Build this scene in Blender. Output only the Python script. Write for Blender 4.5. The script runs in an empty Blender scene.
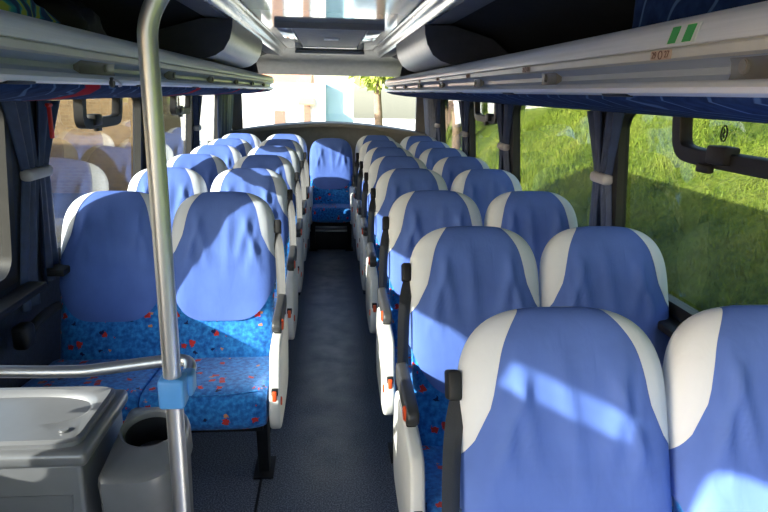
import bpy, bmesh, math, random
import numpy as np
from mathutils import Vector, Matrix, noise

random.seed(7); rng = np.random.default_rng(5)
SC = bpy.context.scene
COL = SC.collection
R = math.radians

# ------------------------------------------------------------------ materials
def new_mat(name):
    m = bpy.data.materials.new(name); m.use_nodes = True
    nt = m.node_tree
    return m, nt, nt.nodes['Principled BSDF']

def N(nt, t, **kw):
    n = nt.nodes.new(t)
    for k, v in kw.items():
        if k in n.inputs: n.inputs[k].default_value = v
        else: setattr(n, k, v)
    return n

def ramp(nt, fac, stops, interp='LINEAR'):
    r = nt.nodes.new('ShaderNodeValToRGB'); r.color_ramp.interpolation = interp
    el = r.color_ramp.elements
    while len(el) < len(stops): el.new(0.5)
    for e, (p, c) in zip(el, stops):
        e.position = p; e.color = (*c, 1) if len(c) == 3 else c
    nt.links.new(fac, r.inputs[0]); return r.outputs[0]

def mixc(nt, fac, a, b):
    n = nt.nodes.new('ShaderNodeMix'); n.data_type = 'RGBA'
    for sock, v in ((n.inputs[0], fac), (n.inputs[6], a), (n.inputs[7], b)):
        if hasattr(v, 'is_output'): nt.links.new(v, sock)
        elif isinstance(v, tuple): sock.default_value = (*v, 1)
        else: sock.default_value = v
    return n.outputs[2]

def coords(nt, scale=(1, 1, 1), loc=(0, 0, 0), rot=(0, 0, 0)):
    tc = nt.nodes.new('ShaderNodeTexCoord'); mp = nt.nodes.new('ShaderNodeMapping')
    mp.inputs['Scale'].default_value = scale; mp.inputs['Location'].default_value = loc
    mp.inputs['Rotation'].default_value = rot
    nt.links.new(tc.outputs['Object'], mp.inputs[0]); return mp.outputs[0]

def bump(nt, b, height, strength=.3, dist=.01):
    n = N(nt, 'ShaderNodeBump', Strength=strength, Distance=dist)
    nt.links.new(height, n.inputs['Height']); nt.links.new(n.outputs[0], b.inputs['Normal'])

def plain(name, col, rough=.5, metal=0., spec=.5, var=.12, nscale=18., bmp=0., bscale=300., bdist=.002, sheen=0.):
    m, nt, b = new_mat(name)
    co = coords(nt)
    nz = N(nt, 'ShaderNodeTexNoise', Scale=nscale, Detail=3.)
    nt.links.new(co, nz.inputs['Vector'])
    lo = tuple(c*(1-var) for c in col); hi = tuple(min(1, c*(1+var)) for c in col)
    nt.links.new(ramp(nt, nz.outputs[0], [(.3, lo), (.7, hi)]), b.inputs['Base Color'])
    b.inputs['Roughness'].default_value = rough; b.inputs['Metallic'].default_value = metal
    b.inputs['Specular IOR Level'].default_value = spec
    if sheen: b.inputs['Sheen Weight'].default_value = sheen
    if bmp:
        n2 = N(nt, 'ShaderNodeTexNoise', Scale=bscale, Detail=2.)
        nt.links.new(co, n2.inputs['Vector']); bump(nt, b, n2.outputs[0], bmp, bdist)
    return m

M = {}
def cloth(name, col, var=.07):
    m, nt, b = new_mat(name)
    co = coords(nt)
    nz = N(nt, 'ShaderNodeTexNoise', Scale=9., Detail=4.); nt.links.new(co, nz.inputs['Vector'])
    nt.links.new(ramp(nt, nz.outputs[0], [(.3, tuple(c*(1-var) for c in col)), (.7, tuple(min(1, c*(1+var)) for c in col))]), b.inputs['Base Color'])
    b.inputs['Roughness'].default_value = .85; b.inputs['Specular IOR Level'].default_value = .15
    st = coords(nt, scale=(26, 26, 5))
    n2 = N(nt, 'ShaderNodeTexNoise', Scale=1., Detail=2., Distortion=.6); nt.links.new(st, n2.inputs['Vector'])
    bump(nt, b, n2.outputs[0], .2, .008)
    return m
M['blue_cloth'] = cloth('blue cover cloth', (.090, .160, .48))
M['white_cloth'] = cloth('white cover cloth', (.61, .65, .73), .03)

def moquette():
    m, nt, b = new_mat('patterned blue moquette')
    co = coords(nt)
    nz = N(nt, 'ShaderNodeTexNoise', Scale=60., Detail=3.); nt.links.new(co, nz.inputs['Vector'])
    base = ramp(nt, nz.outputs[0], [(.30, (.012, .10, .38)), (.5, (.022, .19, .58)), (.70, (.042, .32, .74))])
    wob = N(nt, 'ShaderNodeTexNoise', Scale=70., Detail=1.); nt.links.new(co, wob.inputs['Vector'])
    vm = N(nt, 'ShaderNodeVectorMath', operation='MULTIPLY_ADD'); nt.links.new(wob.outputs['Color'], vm.inputs[0])
    vm.inputs[1].default_value = (.022, .022, .022); nt.links.new(co, vm.inputs[2])
    prev = base
    for sc, thr, size, colour, off in ((30., .85, .33, (.60, .035, .03), 0.), (25., .88, .30, (.60, .26, .13), 3.1), (26., .80, .32, (.008, .02, .10), 7.7)):
        add = N(nt, 'ShaderNodeVectorMath', operation='ADD'); nt.links.new(vm.outputs[0], add.inputs[0]); add.inputs[1].default_value = (off, off*.7, off*.3)
        v = N(nt, 'ShaderNodeTexVoronoi', distance='MANHATTAN' if off > 3 else 'CHEBYCHEV', Scale=sc, Randomness=.9)
        nt.links.new(add.outputs[0], v.inputs['Vector'])
        sx = N(nt, 'ShaderNodeSeparateColor'); nt.links.new(v.outputs['Color'], sx.inputs[0])
        g = N(nt, 'ShaderNodeMath', operation='GREATER_THAN'); nt.links.new(sx.outputs[0], g.inputs[0]); g.inputs[1].default_value = thr
        l = N(nt, 'ShaderNodeMath', operation='LESS_THAN'); nt.links.new(v.outputs['Distance'], l.inputs[0]); l.inputs[1].default_value = size
        mu = N(nt, 'ShaderNodeMath', operation='MULTIPLY'); nt.links.new(g.outputs[0], mu.inputs[0]); nt.links.new(l.outputs[0], mu.inputs[1])
        prev = mixc(nt, mu.outputs[0], prev, colour)
    nt.links.new(prev, b.inputs['Base Color'])
    b.inputs['Roughness'].default_value = .9; b.inputs['Sheen Weight'].default_value = .25; b.inputs['Specular IOR Level'].default_value = .15
    n2 = N(nt, 'ShaderNodeTexNoise', Scale=350.); nt.links.new(co, n2.inputs['Vector']); bump(nt, b, n2.outputs[0], .4, .003)
    return m
M['moquette'] = moquette()

def rack_fabric(nm, red):
    m, nt, b = new_mat(nm)
    co = coords(nt)
    nz = N(nt, 'ShaderNodeTexNoise', Scale=30., Detail=3.); nt.links.new(co, nz.inputs['Vector'])
    base = ramp(nt, nz.outputs[0], [(.3, (.010, .024, .085)), (.7, (.020, .050, .16))])
    w = N(nt, 'ShaderNodeTexWave', wave_type='BANDS', bands_direction='DIAGONAL', Scale=4.6, Distortion=6., Detail=1.)
    w.inputs['Detail Scale'].default_value = 1.1
    nt.links.new(co, w.inputs['Vector'])
    ln = ramp(nt, w.outputs[0], [(.0, (0, 0, 0)), (.95, (0, 0, 0)), (.99, (.6, .6, .6))])
    c = mixc(nt, ln, base, (.13, .24, .48))
    w2 = N(nt, 'ShaderNodeTexWave', wave_type='BANDS', bands_direction='DIAGONAL', Scale=.42, Distortion=1.6, Detail=0.)
    nt.links.new(co, w2.inputs['Vector'])
    if red: c = mixc(nt, ramp(nt, w2.outputs[0], [(0, (0, 0, 0)), (.985, (0, 0, 0)), (.99, (1, 1, 1))]), c, (.42, .012, .025))
    nt.links.new(c, b.inputs['Base Color']); b.inputs['Roughness'].default_value = .95; b.inputs['Specular IOR Level'].default_value = .1
    return m
M['rack_fabric'] = rack_fabric('navy rack fabric with red and pale swirls', True); M['rack_fabric_plain'] = rack_fabric('navy rack fabric with pale swirls', False)

def floor_mat():
    m, nt, b = new_mat('speckled dark blue vinyl floor')
    co = coords(nt)
    nz = N(nt, 'ShaderNodeTexNoise', Scale=170., Detail=2.); nt.links.new(co, nz.inputs['Vector'])
    c = ramp(nt, nz.outputs[0], [(.38, (.040, .050, .075)), (.5, (.10, .118, .155)), (.64, (.21, .235, .29))])
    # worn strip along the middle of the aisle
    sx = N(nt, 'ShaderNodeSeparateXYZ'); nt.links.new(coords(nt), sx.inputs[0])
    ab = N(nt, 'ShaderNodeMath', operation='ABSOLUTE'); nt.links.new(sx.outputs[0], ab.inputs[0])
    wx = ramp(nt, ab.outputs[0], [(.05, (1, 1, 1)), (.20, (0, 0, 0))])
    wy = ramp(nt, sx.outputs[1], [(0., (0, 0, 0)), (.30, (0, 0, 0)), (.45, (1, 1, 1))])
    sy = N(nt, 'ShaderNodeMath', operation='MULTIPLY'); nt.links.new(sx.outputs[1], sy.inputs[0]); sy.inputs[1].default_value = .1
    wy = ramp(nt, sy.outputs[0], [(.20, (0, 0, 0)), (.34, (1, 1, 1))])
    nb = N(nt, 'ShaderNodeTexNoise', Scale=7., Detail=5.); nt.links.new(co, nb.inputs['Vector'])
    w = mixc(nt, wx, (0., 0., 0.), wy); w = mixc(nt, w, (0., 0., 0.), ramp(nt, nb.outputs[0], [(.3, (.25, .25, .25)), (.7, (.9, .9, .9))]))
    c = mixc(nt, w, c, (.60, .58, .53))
    nt.links.new(c, b.inputs['Base Color']); b.inputs['Roughness'].default_value = .42
    bump(nt, b, nz.outputs[0], .15, .002)
    return m
M['floor'] = floor_mat()

def grass_mat(name, blades=False):
    m, nt, b = new_mat(name)
    co = coords(nt)
    n1 = N(nt, 'ShaderNodeTexNoise', Scale=.9, Detail=6., Roughness=.65); nt.links.new(co, n1.inputs['Vector'])
    n2 = N(nt, 'ShaderNodeTexNoise', Scale=14., Detail=4., Roughness=.7); nt.links.new(co, n2.inputs['Vector'])
    c1 = ramp(nt, n1.outputs[0], [(.37, (.018, .040, .005)), (.5, (.135, .185, .02)), (.68, (.25, .255, .05))])
    c2 = ramp(nt, n2.outputs[0], [(.34, (.02, .045, .005)), (.52, (.12, .18, .018)), (.72, (.26, .25, .06))])
    c = mixc(nt, .5, c1, c2)
    nt.links.new(c, b.inputs['Base Color']); b.inputs['Roughness'].default_value = .9; b.inputs['Specular IOR Level'].default_value = .1
    if not blades: bump(nt, b, n2.outputs[0], 1., .12)
    return m
M['grass'] = grass_mat('hillside grass ground'); M['blades'] = grass_mat('grass blades', True)

def glass(name, tint, refl=.5, base=.03):
    m = bpy.data.materials.new(name); m.use_nodes = True; nt = m.node_tree
    nt.nodes.remove(nt.nodes['Principled BSDF'])
    t = N(nt, 'ShaderNodeBsdfTransparent', Color=(*tint, 1)); g = N(nt, 'ShaderNodeBsdfGlossy', Roughness=.0, Color=(.95, .97, 1, 1))
    lw = N(nt, 'ShaderNodeLayerWeight', Blend=.5)
    p = N(nt, 'ShaderNodeMath', operation='POWER'); nt.links.new(lw.outputs['Facing'], p.inputs[0]); p.inputs[1].default_value = 4.
    ma = N(nt, 'ShaderNodeMath', operation='MULTIPLY_ADD'); nt.links.new(p.outputs[0], ma.inputs[0]); ma.inputs[1].default_value = refl; ma.inputs[2].default_value = base
    mx = nt.nodes.new('ShaderNodeMixShader'); nt.links.new(ma.outputs[0], mx.inputs[0]); nt.links.new(t.outputs[0], mx.inputs[1]); nt.links.new(g.outputs[0], mx.inputs[2])
    nt.links.new(mx.outputs[0], nt.nodes['Material Output'].inputs[0]); return m
M['tint_glass'] = glass('tinted side window glass', (.64, .66, .64), .5, .035)
M['clear_glass'] = glass('clear window glass', (.97, .98, .98), .3, .02)

def brick(name, c1, c2, mortar, scale=4.):
    m, nt, b = new_mat(name)
    br = N(nt, 'ShaderNodeTexBrick', Scale=scale); br.inputs['Color1'].default_value = (*c1, 1); br.inputs['Color2'].default_value = (*c2, 1); br.inputs['Mortar'].default_value = (*mortar, 1)
    nt.links.new(coords(nt, rot=(R(90), 0, 0)), br.inputs['Vector']); nt.links.new(br.outputs[0], b.inputs['Base Color']); b.inputs['Roughness'].default_value = .9
    return m
M['brick'] = brick('brown brick', (.27, .165, .07), (.20, .12, .05), (.27, .20, .12), 3.2)

def stone():
    m, nt, b = new_mat('rubble stone'); co = coords(nt)
    v = N(nt, 'ShaderNodeTexVoronoi', Scale=3.2); nt.links.new(co, v.inputs['Vector'])
    n = N(nt, 'ShaderNodeTexNoise', Scale=6., Detail=5.); nt.links.new(co, n.inputs['Vector'])
    c = mixc(nt, ramp(nt, v.outputs['Distance'], [(.3, (0, 0, 0)), (.6, (1, 1, 1))]), ramp(nt, n.outputs[0], [(.3, (.45, .33, .18)), (.7, (.75, .62, .42))]), (.16, .11, .06))
    nt.links.new(c, b.inputs['Base Color']); b.inputs['Roughness'].default_value = .95; return m
M['stone'] = stone()

def brushed():
    m, nt, b = new_mat('rack aluminium'); co = coords(nt, scale=(60, .8, 60))
    n = N(nt, 'ShaderNodeTexNoise', Scale=3., Detail=2.); nt.links.new(co, n.inputs['Vector'])
    nt.links.new(ramp(nt, n.outputs[0], [(.3, (.70, .72, .77)), (.7, (.78, .80, .85))]), b.inputs['Base Color'])
    b.inputs['Metallic'].default_value = .0; b.inputs['Roughness'].default_value = .32; return m
M['alu'] = brushed()
M['alu_warm'] = plain('brown grey rack edge strip', (.58, .57, .52), .4, 0., var=.04)
M['channel'] = plain('blue grey rack channel', (.36, .42, .54), .3, var=.04)
M['steel'] = plain('polished stainless steel', (.68, .69, .73), .4, 1., var=.03)
M['panel_white'] = plain('cream white seat side plastic', (.74, .73, .69), .4, var=.03)
M['black_plastic'] = plain('black plastic', (.014, .014, .016), .5, 0., .3, var=.2)
M['dark_plastic'] = plain('dark grey plastic', (.045, .045, .047), .45, var=.15)
M['orange'] = plain('orange red plastic', (.78, .10, .025), .35, var=.06)
M['belt'] = plain('charcoal seat belt webbing', (.03, .03, .034), .6, bmp=.3, var=.2)
M['grey_shell'] = plain('silver grey moulded plastic', (.22, .22, .23), .33, .35, var=.04)
M['grey_dark'] = plain('neutral grey moulded plastic', (.20, .20, .205), .45, var=.08)  # one even grey, used on the lamp lenses
M['lamp_unit'] = plain('grey lamp unit plastic', (.11, .11, .11), .4, var=.08)
M['navy_wall'] = plain('navy carpet wall lining', (.016, .026, .06), .95, bmp=.5, var=.3, nscale=60, sheen=.1)
M['dark_wall'] = plain('dark headlining', (.011, .012, .017), .9, bmp=.3, var=.2)
M['grey_lining'] = plain('grey headlining', (.22, .22, .24), .8, bmp=.2, var=.05)
M['lining_light'] = plain('mid grey plastic', (.34, .34, .35), .4, var=.04)
M['pillar'] = plain('dark navy pillar trim', (.022, .028, .048), .7, var=.15)
M['rubber'] = plain('black window rubber', (.012, .012, .013), .5, var=.2)
M['curtain'] = plain('blue velour curtain', (.020, .042, .12), .6, bmp=.3, var=.2, nscale=30, sheen=.08)
M['curtain_grey'] = plain('grey blue rear curtain', (.11, .13, .19), .75, bmp=.3, var=.15, nscale=30, sheen=.05)
M['tie'] = plain('pale grey tie back', (.40, .40, .46), .7, var=.05)
M['ceil_white'] = plain('glossy white ceiling laminate', (.90, .90, .88), .07, .4, 1., var=.02)
M['cove'] = plain('glossy grey ceiling cove', (.46, .45, .44), .16, .4, var=.03)
M['locker'] = plain('warm grey locker panel', (.50, .46, .42), .34, .15, var=.06)
M['locker_end'] = plain('shaded navy grey locker end', (.07, .08, .115), .7, var=.1)  # shade of the forward face put into the colour, darker than the curved side
M['rear_panel'] = plain('grey rear panel', (.25, .245, .235), .7, bmp=.2, var=.08)
M['header'] = plain('grey rear header', (.42, .425, .41), .35, var=.08)
M['hatch_panel'] = plain('grey mesh hatch panel', (.24, .23, .24), .6, bmp=.5, var=.1)
M['white'] = plain('white paint', (.85, .85, .83), .5, var=.03)
M['clamp'] = plain('light blue clamp plastic', (.10, .34, .80), .4, var=.05)
M['red'] = plain('red plastic', (.62, .02, .02), .4, var=.08)
M['sticker_white'] = plain('white sticker', (.72, .75, .72), .5, var=.02)
M['sticker_green'] = plain('green sticker', (.035, .38, .07), .5, var=.05)
M['plate'] = plain('buff number plate', (.55, .40, .29), .5, var=.05)
M['ink'] = plain('brown ink', (.16, .075, .045), .6, var=.05)
M['asphalt'] = plain('grey asphalt', (.06, .056, .05), .9, var=.25, nscale=3, bmp=.5)
M['pale_ground'] = plain('pale concrete yard', (.72, .68, .58), .85, var=.1, nscale=2)
M['white_wall'] = plain('white render', (.85, .83, .78), .8, var=.04, nscale=2)
M['blue_wall_shaded'] = plain('pale blue render darkened for shade', (.30, .45, .50), .8, var=.04, nscale=2)  # blue render with shade put into its colour by a lowered albedo
M['door_dark'] = plain('brown door', (.20, .12, .08), .6)
M['tile'] = plain('terracotta roof', (.42, .19, .10), .8, var=.2)
M['bark'] = plain('bark', (.16, .11, .07), .9, var=.3)
M['leaf'] = plain('yellow green leaves', (.30, .36, .05), .8, var=.35, nscale=5)  # yellow green leaf colour with random variation
M['leaf_dark'] = plain('dark leaves', (.035, .075, .012), .8, var=.4, nscale=5)
def bag_mat():
    m, nt, b = new_mat('teal and lime patterned cloth'); co = coords(nt, rot=(.3, .2, .4))
    w = N(nt, 'ShaderNodeTexWave', Scale=9., Distortion=6., Detail=2.); nt.links.new(co, w.inputs['Vector'])
    nt.links.new(ramp(nt, w.outputs[0], [(.15, (.01, .05, .16)), (.4, (.02, .20, .36)), (.62, (.04, .36, .34)), (.85, (.40, .50, .08))]), b.inputs['Base Color'])
    b.inputs['Roughness'].default_value = .85; return m
M['bag'] = bag_mat()

# ------------------------------------------------------------------ mesh helpers
def link(name, me, mat, parent=None, loc=None):
    o = bpy.data.objects.new(name, me); COL.objects.link(o)
    if mat is not None and not me.materials: me.materials.append(mat)
    if parent: o.parent = parent
    if loc: o.location = loc
    return o
def from_bm(name, bm, mat, parent=None, smooth=40, recalc=True):
    if recalc: bmesh.ops.recalc_face_normals(bm, faces=bm.faces[:])
    me = bpy.data.meshes.new(name); bm.to_mesh(me); bm.free()
    if smooth:
        me.polygons.foreach_set('use_smooth', [True]*len(me.polygons))
        me.set_sharp_from_angle(angle=R(smooth))
    return link(name, me, mat, parent)
def tag(o, label=None, cat=None, group=None, kind=None):
    if label: o['label'] = label
    if cat: o['category'] = cat
    if group: o['group'] = group
    if kind: o['kind'] = kind
    return o
def empty(name, loc=(0, 0, 0), rz=0, **kw):
    o = bpy.data.objects.new(name, None); COL.objects.link(o); o.location = loc; o.rotation_euler = (0, 0, rz)
    o.empty_display_size = .1
    return tag(o, **kw)
def copy_tree(o, parent=None, kids=None):
    c = o.copy(); COL.objects.link(c)
    if parent: c.parent = parent
    for ch in list(o.children): copy_tree(ch, c)
    return c
def box(bm, lo, hi, bev=0., seg=2):
    b2 = bmesh.new()
    bmesh.ops.create_cube(b2, size=1.)
    for v in b2.verts: v.co = Vector([lo[i]+(v.co[i]+.5)*(hi[i]-lo[i]) for i in range(3)])
    if bev: bmesh.ops.bevel(b2, geom=b2.edges[:], offset=bev, segments=seg, profile=.5, affect='EDGES')
    merge(bm, b2)
def merge(bm, b2, mat=None):
    me = bpy.data.meshes.new('temp')
    if mat is not None: b2.transform(mat)
    b2.to_mesh(me); b2.free(); bm.from_mesh(me); bpy.data.meshes.remove(me)
def prism(bm, poly, a0, a1, axis='y', bev=0., seg=2):
    """extrude a 2D polygon: axis y -> poly is (x,z); axis x -> poly is (y,z); axis z -> poly is (x,y)"""
    f3 = {'y': lambda p, a: (p[0], a, p[1]), 'x': lambda p, a: (a, p[0], p[1]), 'z': lambda p, a: (p[0], p[1], a)}[axis]
    b2 = bmesh.new()
    A = [b2.verts.new(f3(p, a0)) for p in poly]; B = [b2.verts.new(f3(p, a1)) for p in poly]
    n = len(poly)
    ca = b2.faces.new(A); cb = b2.faces.new(B[::-1])
    for i in range(n): b2.faces.new((A[i], B[i], B[(i+1) % n], A[(i+1) % n]))
    bmesh.ops.recalc_face_normals(b2, faces=b2.faces[:])
    if bev: bmesh.ops.bevel(b2, geom=list({e for f in (ca, cb) for e in f.edges}), offset=bev, segments=seg, profile=.5, affect='EDGES')
    merge(bm, b2)
def tube(bm, pts, r, n=14, cap=True):
    pts = [Vector(p) for p in pts]; rings = []
    up = None
    for i, p in enumerate(pts):
        t = (pts[min(i+1, len(pts)-1)]-pts[max(i-1, 0)]).normalized()
        if up is None: up = t.orthogonal().normalized()
        up = (up - t*up.dot(t)).normalized(); s = t.cross(up)
        rr = r[i] if isinstance(r, (list, tuple)) else r
        rings.append([bm.verts.new(p+(up*math.cos(2*math.pi*k/n)+s*math.sin(2*math.pi*k/n))*rr) for k in range(n)])
    for a, b in zip(rings, rings[1:]):
        for k in range(n): bm.faces.new((a[k], a[(k+1) % n], b[(k+1) % n], b[k]))
    if cap: bm.faces.new(rings[0][::-1]); bm.faces.new(rings[-1])
def smooth_path(pts, it=3):
    pts = [Vector(p) for p in pts]
    for _ in range(it):
        q = [pts[0]]
        for a, b in zip(pts, pts[1:]): q += [a*.75+b*.25, a*.25+b*.75]
        pts = q+[pts[-1]]
    return pts
def smooth_poly(pts, it=2):
    for _ in range(it):
        q = []
        for i in range(len(pts)):
            a, b = pts[i], pts[(i+1) % len(pts)]
            q += [(a[0]*.75+b[0]*.25, a[1]*.75+b[1]*.25), (a[0]*.25+b[0]*.75, a[1]*.25+b[1]*.75)]
        pts = q
    return pts
def cyl(bm, c, axis, r, depth, n=20, bev=0.):
    b2 = bmesh.new(); bmesh.ops.create_cone(b2, cap_ends=True, segments=n, radius1=r, radius2=r, depth=depth)
    if bev: bmesh.ops.bevel(b2, geom=[e for e in b2.edges if abs(e.verts[0].co.z-e.verts[1].co.z) < 1e-6], offset=bev, segments=2, affect='EDGES')
    rot = {'z': Matrix(), 'x': Matrix.Rotation(R(90), 4, 'Y'), 'y': Matrix.Rotation(R(90), 4, 'X')}[axis]
    merge(bm, b2, Matrix.Translation(c) @ rot)
def grid_faces(bm, rows, close=False):
    for a, b in zip(rows, rows[1:]):
        n = len(a)
        for k in range(n if close else n-1):
            vs = [a[k], a[(k+1) % n], b[(k+1) % n], b[k]]
            u = []
            for v in vs:
                if v not in u: u.append(v)
            if len(u) >= 3:
                try: bm.faces.new(u)
                except ValueError: pass
def blob(bm, c, rad, e=3., n=24, m=14, jitter=0., seed=0):
    """superellipsoid"""
    rows = []
    sg = lambda v, p: math.copysign(abs(v)**p, v)
    for j in range(m+1):
        th = -math.pi/2+math.pi*j/m
        row = []
        for i in range(n):
            ph = 2*math.pi*i/n
            p = Vector((sg(math.cos(th), 2/e)*sg(math.cos(ph), 2/e), sg(math.cos(th), 2/e)*sg(math.sin(ph), 2/e), sg(math.sin(th), 2/e)))
            if jitter: p *= 1+jitter*noise.noise(p*2.2+Vector((seed, seed*2, 0)))
            row.append(bm.verts.new((c[0]+p.x*rad[0], c[1]+p.y*rad[1], c[2]+p.z*rad[2])))
        rows.append(row)
    grid_faces(bm, rows, True)
    bmesh.ops.remove_doubles(bm, verts=bm.verts[:], dist=1e-5)

# ------------------------------------------------------------------ seats
TH = R(22); HL = .715; HK = .46; W0 = .213
TV = Vector((0, math.sin(TH), math.cos(TH))); NV = Vector((0, -math.cos(TH), math.sin(TH)))
B0 = Vector((0, -.015, .42))
def half_w(h, g=0.):
    hl = HL+g
    if h >= hl: return 0.
    base = W0+g-.012*max(0., (.30-h)/.30)
    if h <= HK: return base
    return base*(1-((h-HK)/(hl-HK))**3.6)**(1/3.0)
def rows_h(h0, g=0., nlow=12, ntop=16, end=1.):
    hl = HL+g
    out = [h0+(HK-h0)*i/nlow for i in range(nlow)]
    for j in range(ntop+1):
        t = math.pi/2*end*j/ntop
        out.append(HK+(hl-HK)*math.sin(t)**(2/3.6))
    return out
def depth(x, h, g, front):
    w = half_w(h, g)
    hl = HL+g
    e = max(0., 1-(abs(x)/w)**3.2) if w > 1e-5 else 0.
    tf = 1. if h < HK else max(0., 1-((h-HK)/(hl-HK))**5)**.5
    d = (.052+g) if front else (.052+g)
    if front: d += .016*(abs(x)/W0)**2-.010*math.exp(-((h-.28)/.16)**2)+.012*math.exp(-((h-.60)/.10)**2)
    return d*e**.42*tf
def bpt(x, h, d): return B0+Vector((x, 0, 0))+TV*h+NV*d
def wrinkle(x, h, k):
    r = 0.
    for (x0, h0, x1, h1, wd, am) in WR[k]:
        ax, ah = x1-x0, h1-h0; L2 = ax*ax+ah*ah
        t = ((x-x0)*ax+(h-h0)*ah)/L2; tt = min(1, max(0, t))
        dx, dh = x-(x0+ax*tt), h-(h0+ah*tt)
        r += am*math.exp(-(dx*dx+dh*dh)/(wd*wd))*math.sin(math.pi*min(1, max(0.05, t)))
    r -= .0018*math.exp(-((h-.405)/.004)**2)
    return r + .004*noise.noise(Vector((x*9+k*5, h*5, k)))
WR = []
for k in range(4):
    rr = random.Random(k+3); L = []
    for s in (-1, 1):
        L.append((s*.155, .60, s*(.10+.03*rr.random()), .33, .014, .007))
        L.append((s*.12, .64, s*(.05+.03*rr.random()), .38, .017, .011))
        L.append((s*(.07+.03*rr.random()), .62, s*.165, .35, .013, .010))
    L.append((.03*rr.uniform(-1, 1), .66, .04*rr.uniform(-1, 1), .33, .018, .009))
    WR.append(L)
def backrest_mesh():
    bm = bmesh.new(); n = 22
    cols = [-math.cos(math.pi*i/n) for i in range(n+1)]
    hs = rows_h(0., 0., 10, 14, .995)
    rows = []
    for h in hs:
        w = half_w(h)
        f = [bm.verts.new(bpt(c*w, h, depth(c*w, h, 0, True))) for c in cols]
        b = [bm.verts.new(bpt(c*w, h, -depth(c*w, h, 0, False))) for c in cols[-2:0:-1]]
        rows.append(f+b)
    grid_faces(bm, rows, True)
    bm.faces.new(rows[0][::-1]); bm.faces.new(rows[-1])
    return bm
XBC = []
def xb(h, g):   # half width of the blue centre panel of the cover
    pts = [(.41, .235), (.445, .204), (.48, .178), (.53, .160), (.59, .149), (.64, .137), (.685, .113), (.72, .085)]
    if h <= pts[0][0]: return 9.
    if XBC and XBC[0] is not None: pts = XBC
    else:
        for _ in range(3):
            q = [pts[0]]
            for (p0, a0), (p1, a1) in zip(pts, pts[1:]): q += [(p0*.75+p1*.25, a0*.75+a1*.25), (p0*.25+p1*.75, a0*.25+a1*.75)]
            pts = q+[pts[-1]]
        XBC[:] = pts
    for (h0, a), (h1, b) in zip(pts, pts[1:]):
        if h <= h1: return a+(b-a)*(h-h0)/(h1-h0)
    return pts[-1][1]
G = .007
def hem(x):
    return .165+.165*(abs(x)/W0)**4.5 if abs(x) < W0 else .33
def cover_front(k, wings=True):
    bm = bmesh.new(); n = 40; hs = rows_h(.0, G, 18, 16, .93); rows = []
    ts = [i/59 for i in range(60)]
    hmax = hs[-1]
    cols = [-1+2*i/n for i in range(n+1)]
    # rows run from the hem to the top; each column starts at its own hem height
    top = []
    for t in ts:
        row = []
        for c in cols:
            cw = math.sin(c*math.pi/2)*.6+c*.4
            h = .165+(hmax-.165)*math.sin(t*math.pi/2)**.9
            hh = h
            xw = min(half_w(hh, G), xb(hh, G)+.007 if wings else 9)
            x = cw*xw
            h2 = max(hh, hem(x))
            if h2 > hh:
                x = cw*min(half_w(h2, G), xb(h2, G)+.007 if wings else 9)
            row.append(bm.verts.new(bpt(x, h2, depth(x, h2, G, True)+wrinkle(x, h2, k)*min(1., 3*(1-abs(cw))+(.15 if h2 < .40 else 0.))+.001*(1-abs(cw)**6))))
        rows.append(row)
    grid_faces(bm, rows)
    bmesh.ops.remove_doubles(bm, verts=bm.verts[:], dist=2e-4)
    return bm
def cover_wing(s):
    bm = bmesh.new(); rows = []; n = 8
    for h in [x for x in rows_h(.30, G, 26, 20, .93) if x > .416]:
        w = half_w(h, G); a = min(xb(h, G), w)
        rows.append([bm.verts.new(bpt(s*(a+(w-a)*math.sin(i/n*math.pi/2)), h, depth(a+(w-a)*math.sin(i/n*math.pi/2), h, G, True)+(.003+.0012*noise.noise(Vector((h*20, i*.6, s))))*(1-i/n))) for i in range(n+1)])
    grid_faces(bm, rows)
    bmesh.ops.remove_doubles(bm, verts=bm.verts[:], dist=1e-4)
    return bm
def cover_back():
    bm = bmesh.new(); rows = []; n = 20; g = G
    cols = [-math.cos(math.pi*i/n) for i in range(n+1)]
    for h in rows_h(.30, g, 8, 16, .999):
        w = half_w(h, g); rows.append([bm.verts.new(bpt(c*w, h, -depth(c*w, h, g, False))) for c in cols])
    hs = rows_h(.30, g, 8, 16, .999)
    # fold over the top on to the front, down to where the blue panel starts
    for h in [x for x in rows_h(.30, g, 8, 60, .999)][:58:-1][:14]:
        w = half_w(h, g); rows.append([bm.verts.new(bpt(c*w, h, depth(c*w, h, g, True)-.0012)) for c in cols])
    grid_faces(bm, rows)
    return bm
def cushion_mesh():
    bm = bmesh.new(); rows = []
    prof = smooth_poly([(-.06+.06, .335), (-.40, .325), (-.455, .35), (-.452, .44), (-.425, .475), (-.34, .478), (-.15, .455), (.02, .452), (.03, .34)], 3)
    n = 18
    for i in range(n+1):
        c = -math.cos(math.pi*i/n); e = (1-abs(c)**5)**.5 if abs(c) < 1 else 0.
        k = .90+.10*e
        cy = -.21; cz = .40
        rows.append([bm.verts.new((c*.221, cy+(y-cy)*(k), cz+(z-cz)*(.80+.20*e))) for y, z in prof])
    grid_faces(bm, rows, True)
    bm.faces.new(rows[0]); bm.faces.new(rows[-1][::-1])
    return bm
def piping_mesh():
    bm = bmesh.new()
    tube(bm, smooth_path([(-.19, -.40, .474), (-.10, -.428, .4745), (0, -.432, .4745), (.10, -.428, .4745), (.19, -.40, .474)], 2), .003, 8)
    return bm
def side_panel_mesh(s):
    bm = bmesh.new()
    poly = smooth_poly([(-.335, .62), (-.375, .58), (-.395, .50), (-.43, .44), (-.44, .37), (-.40, .31), (-.30, .295), (-.05, .30), (.03, .34), (.05, .50), (.03, .62), (-.10, .635)], 2)
    a, b = sorted((s*.231, s*.271))
    prism(bm, poly, a, b, 'x', .010, 3)
    return bm
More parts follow.
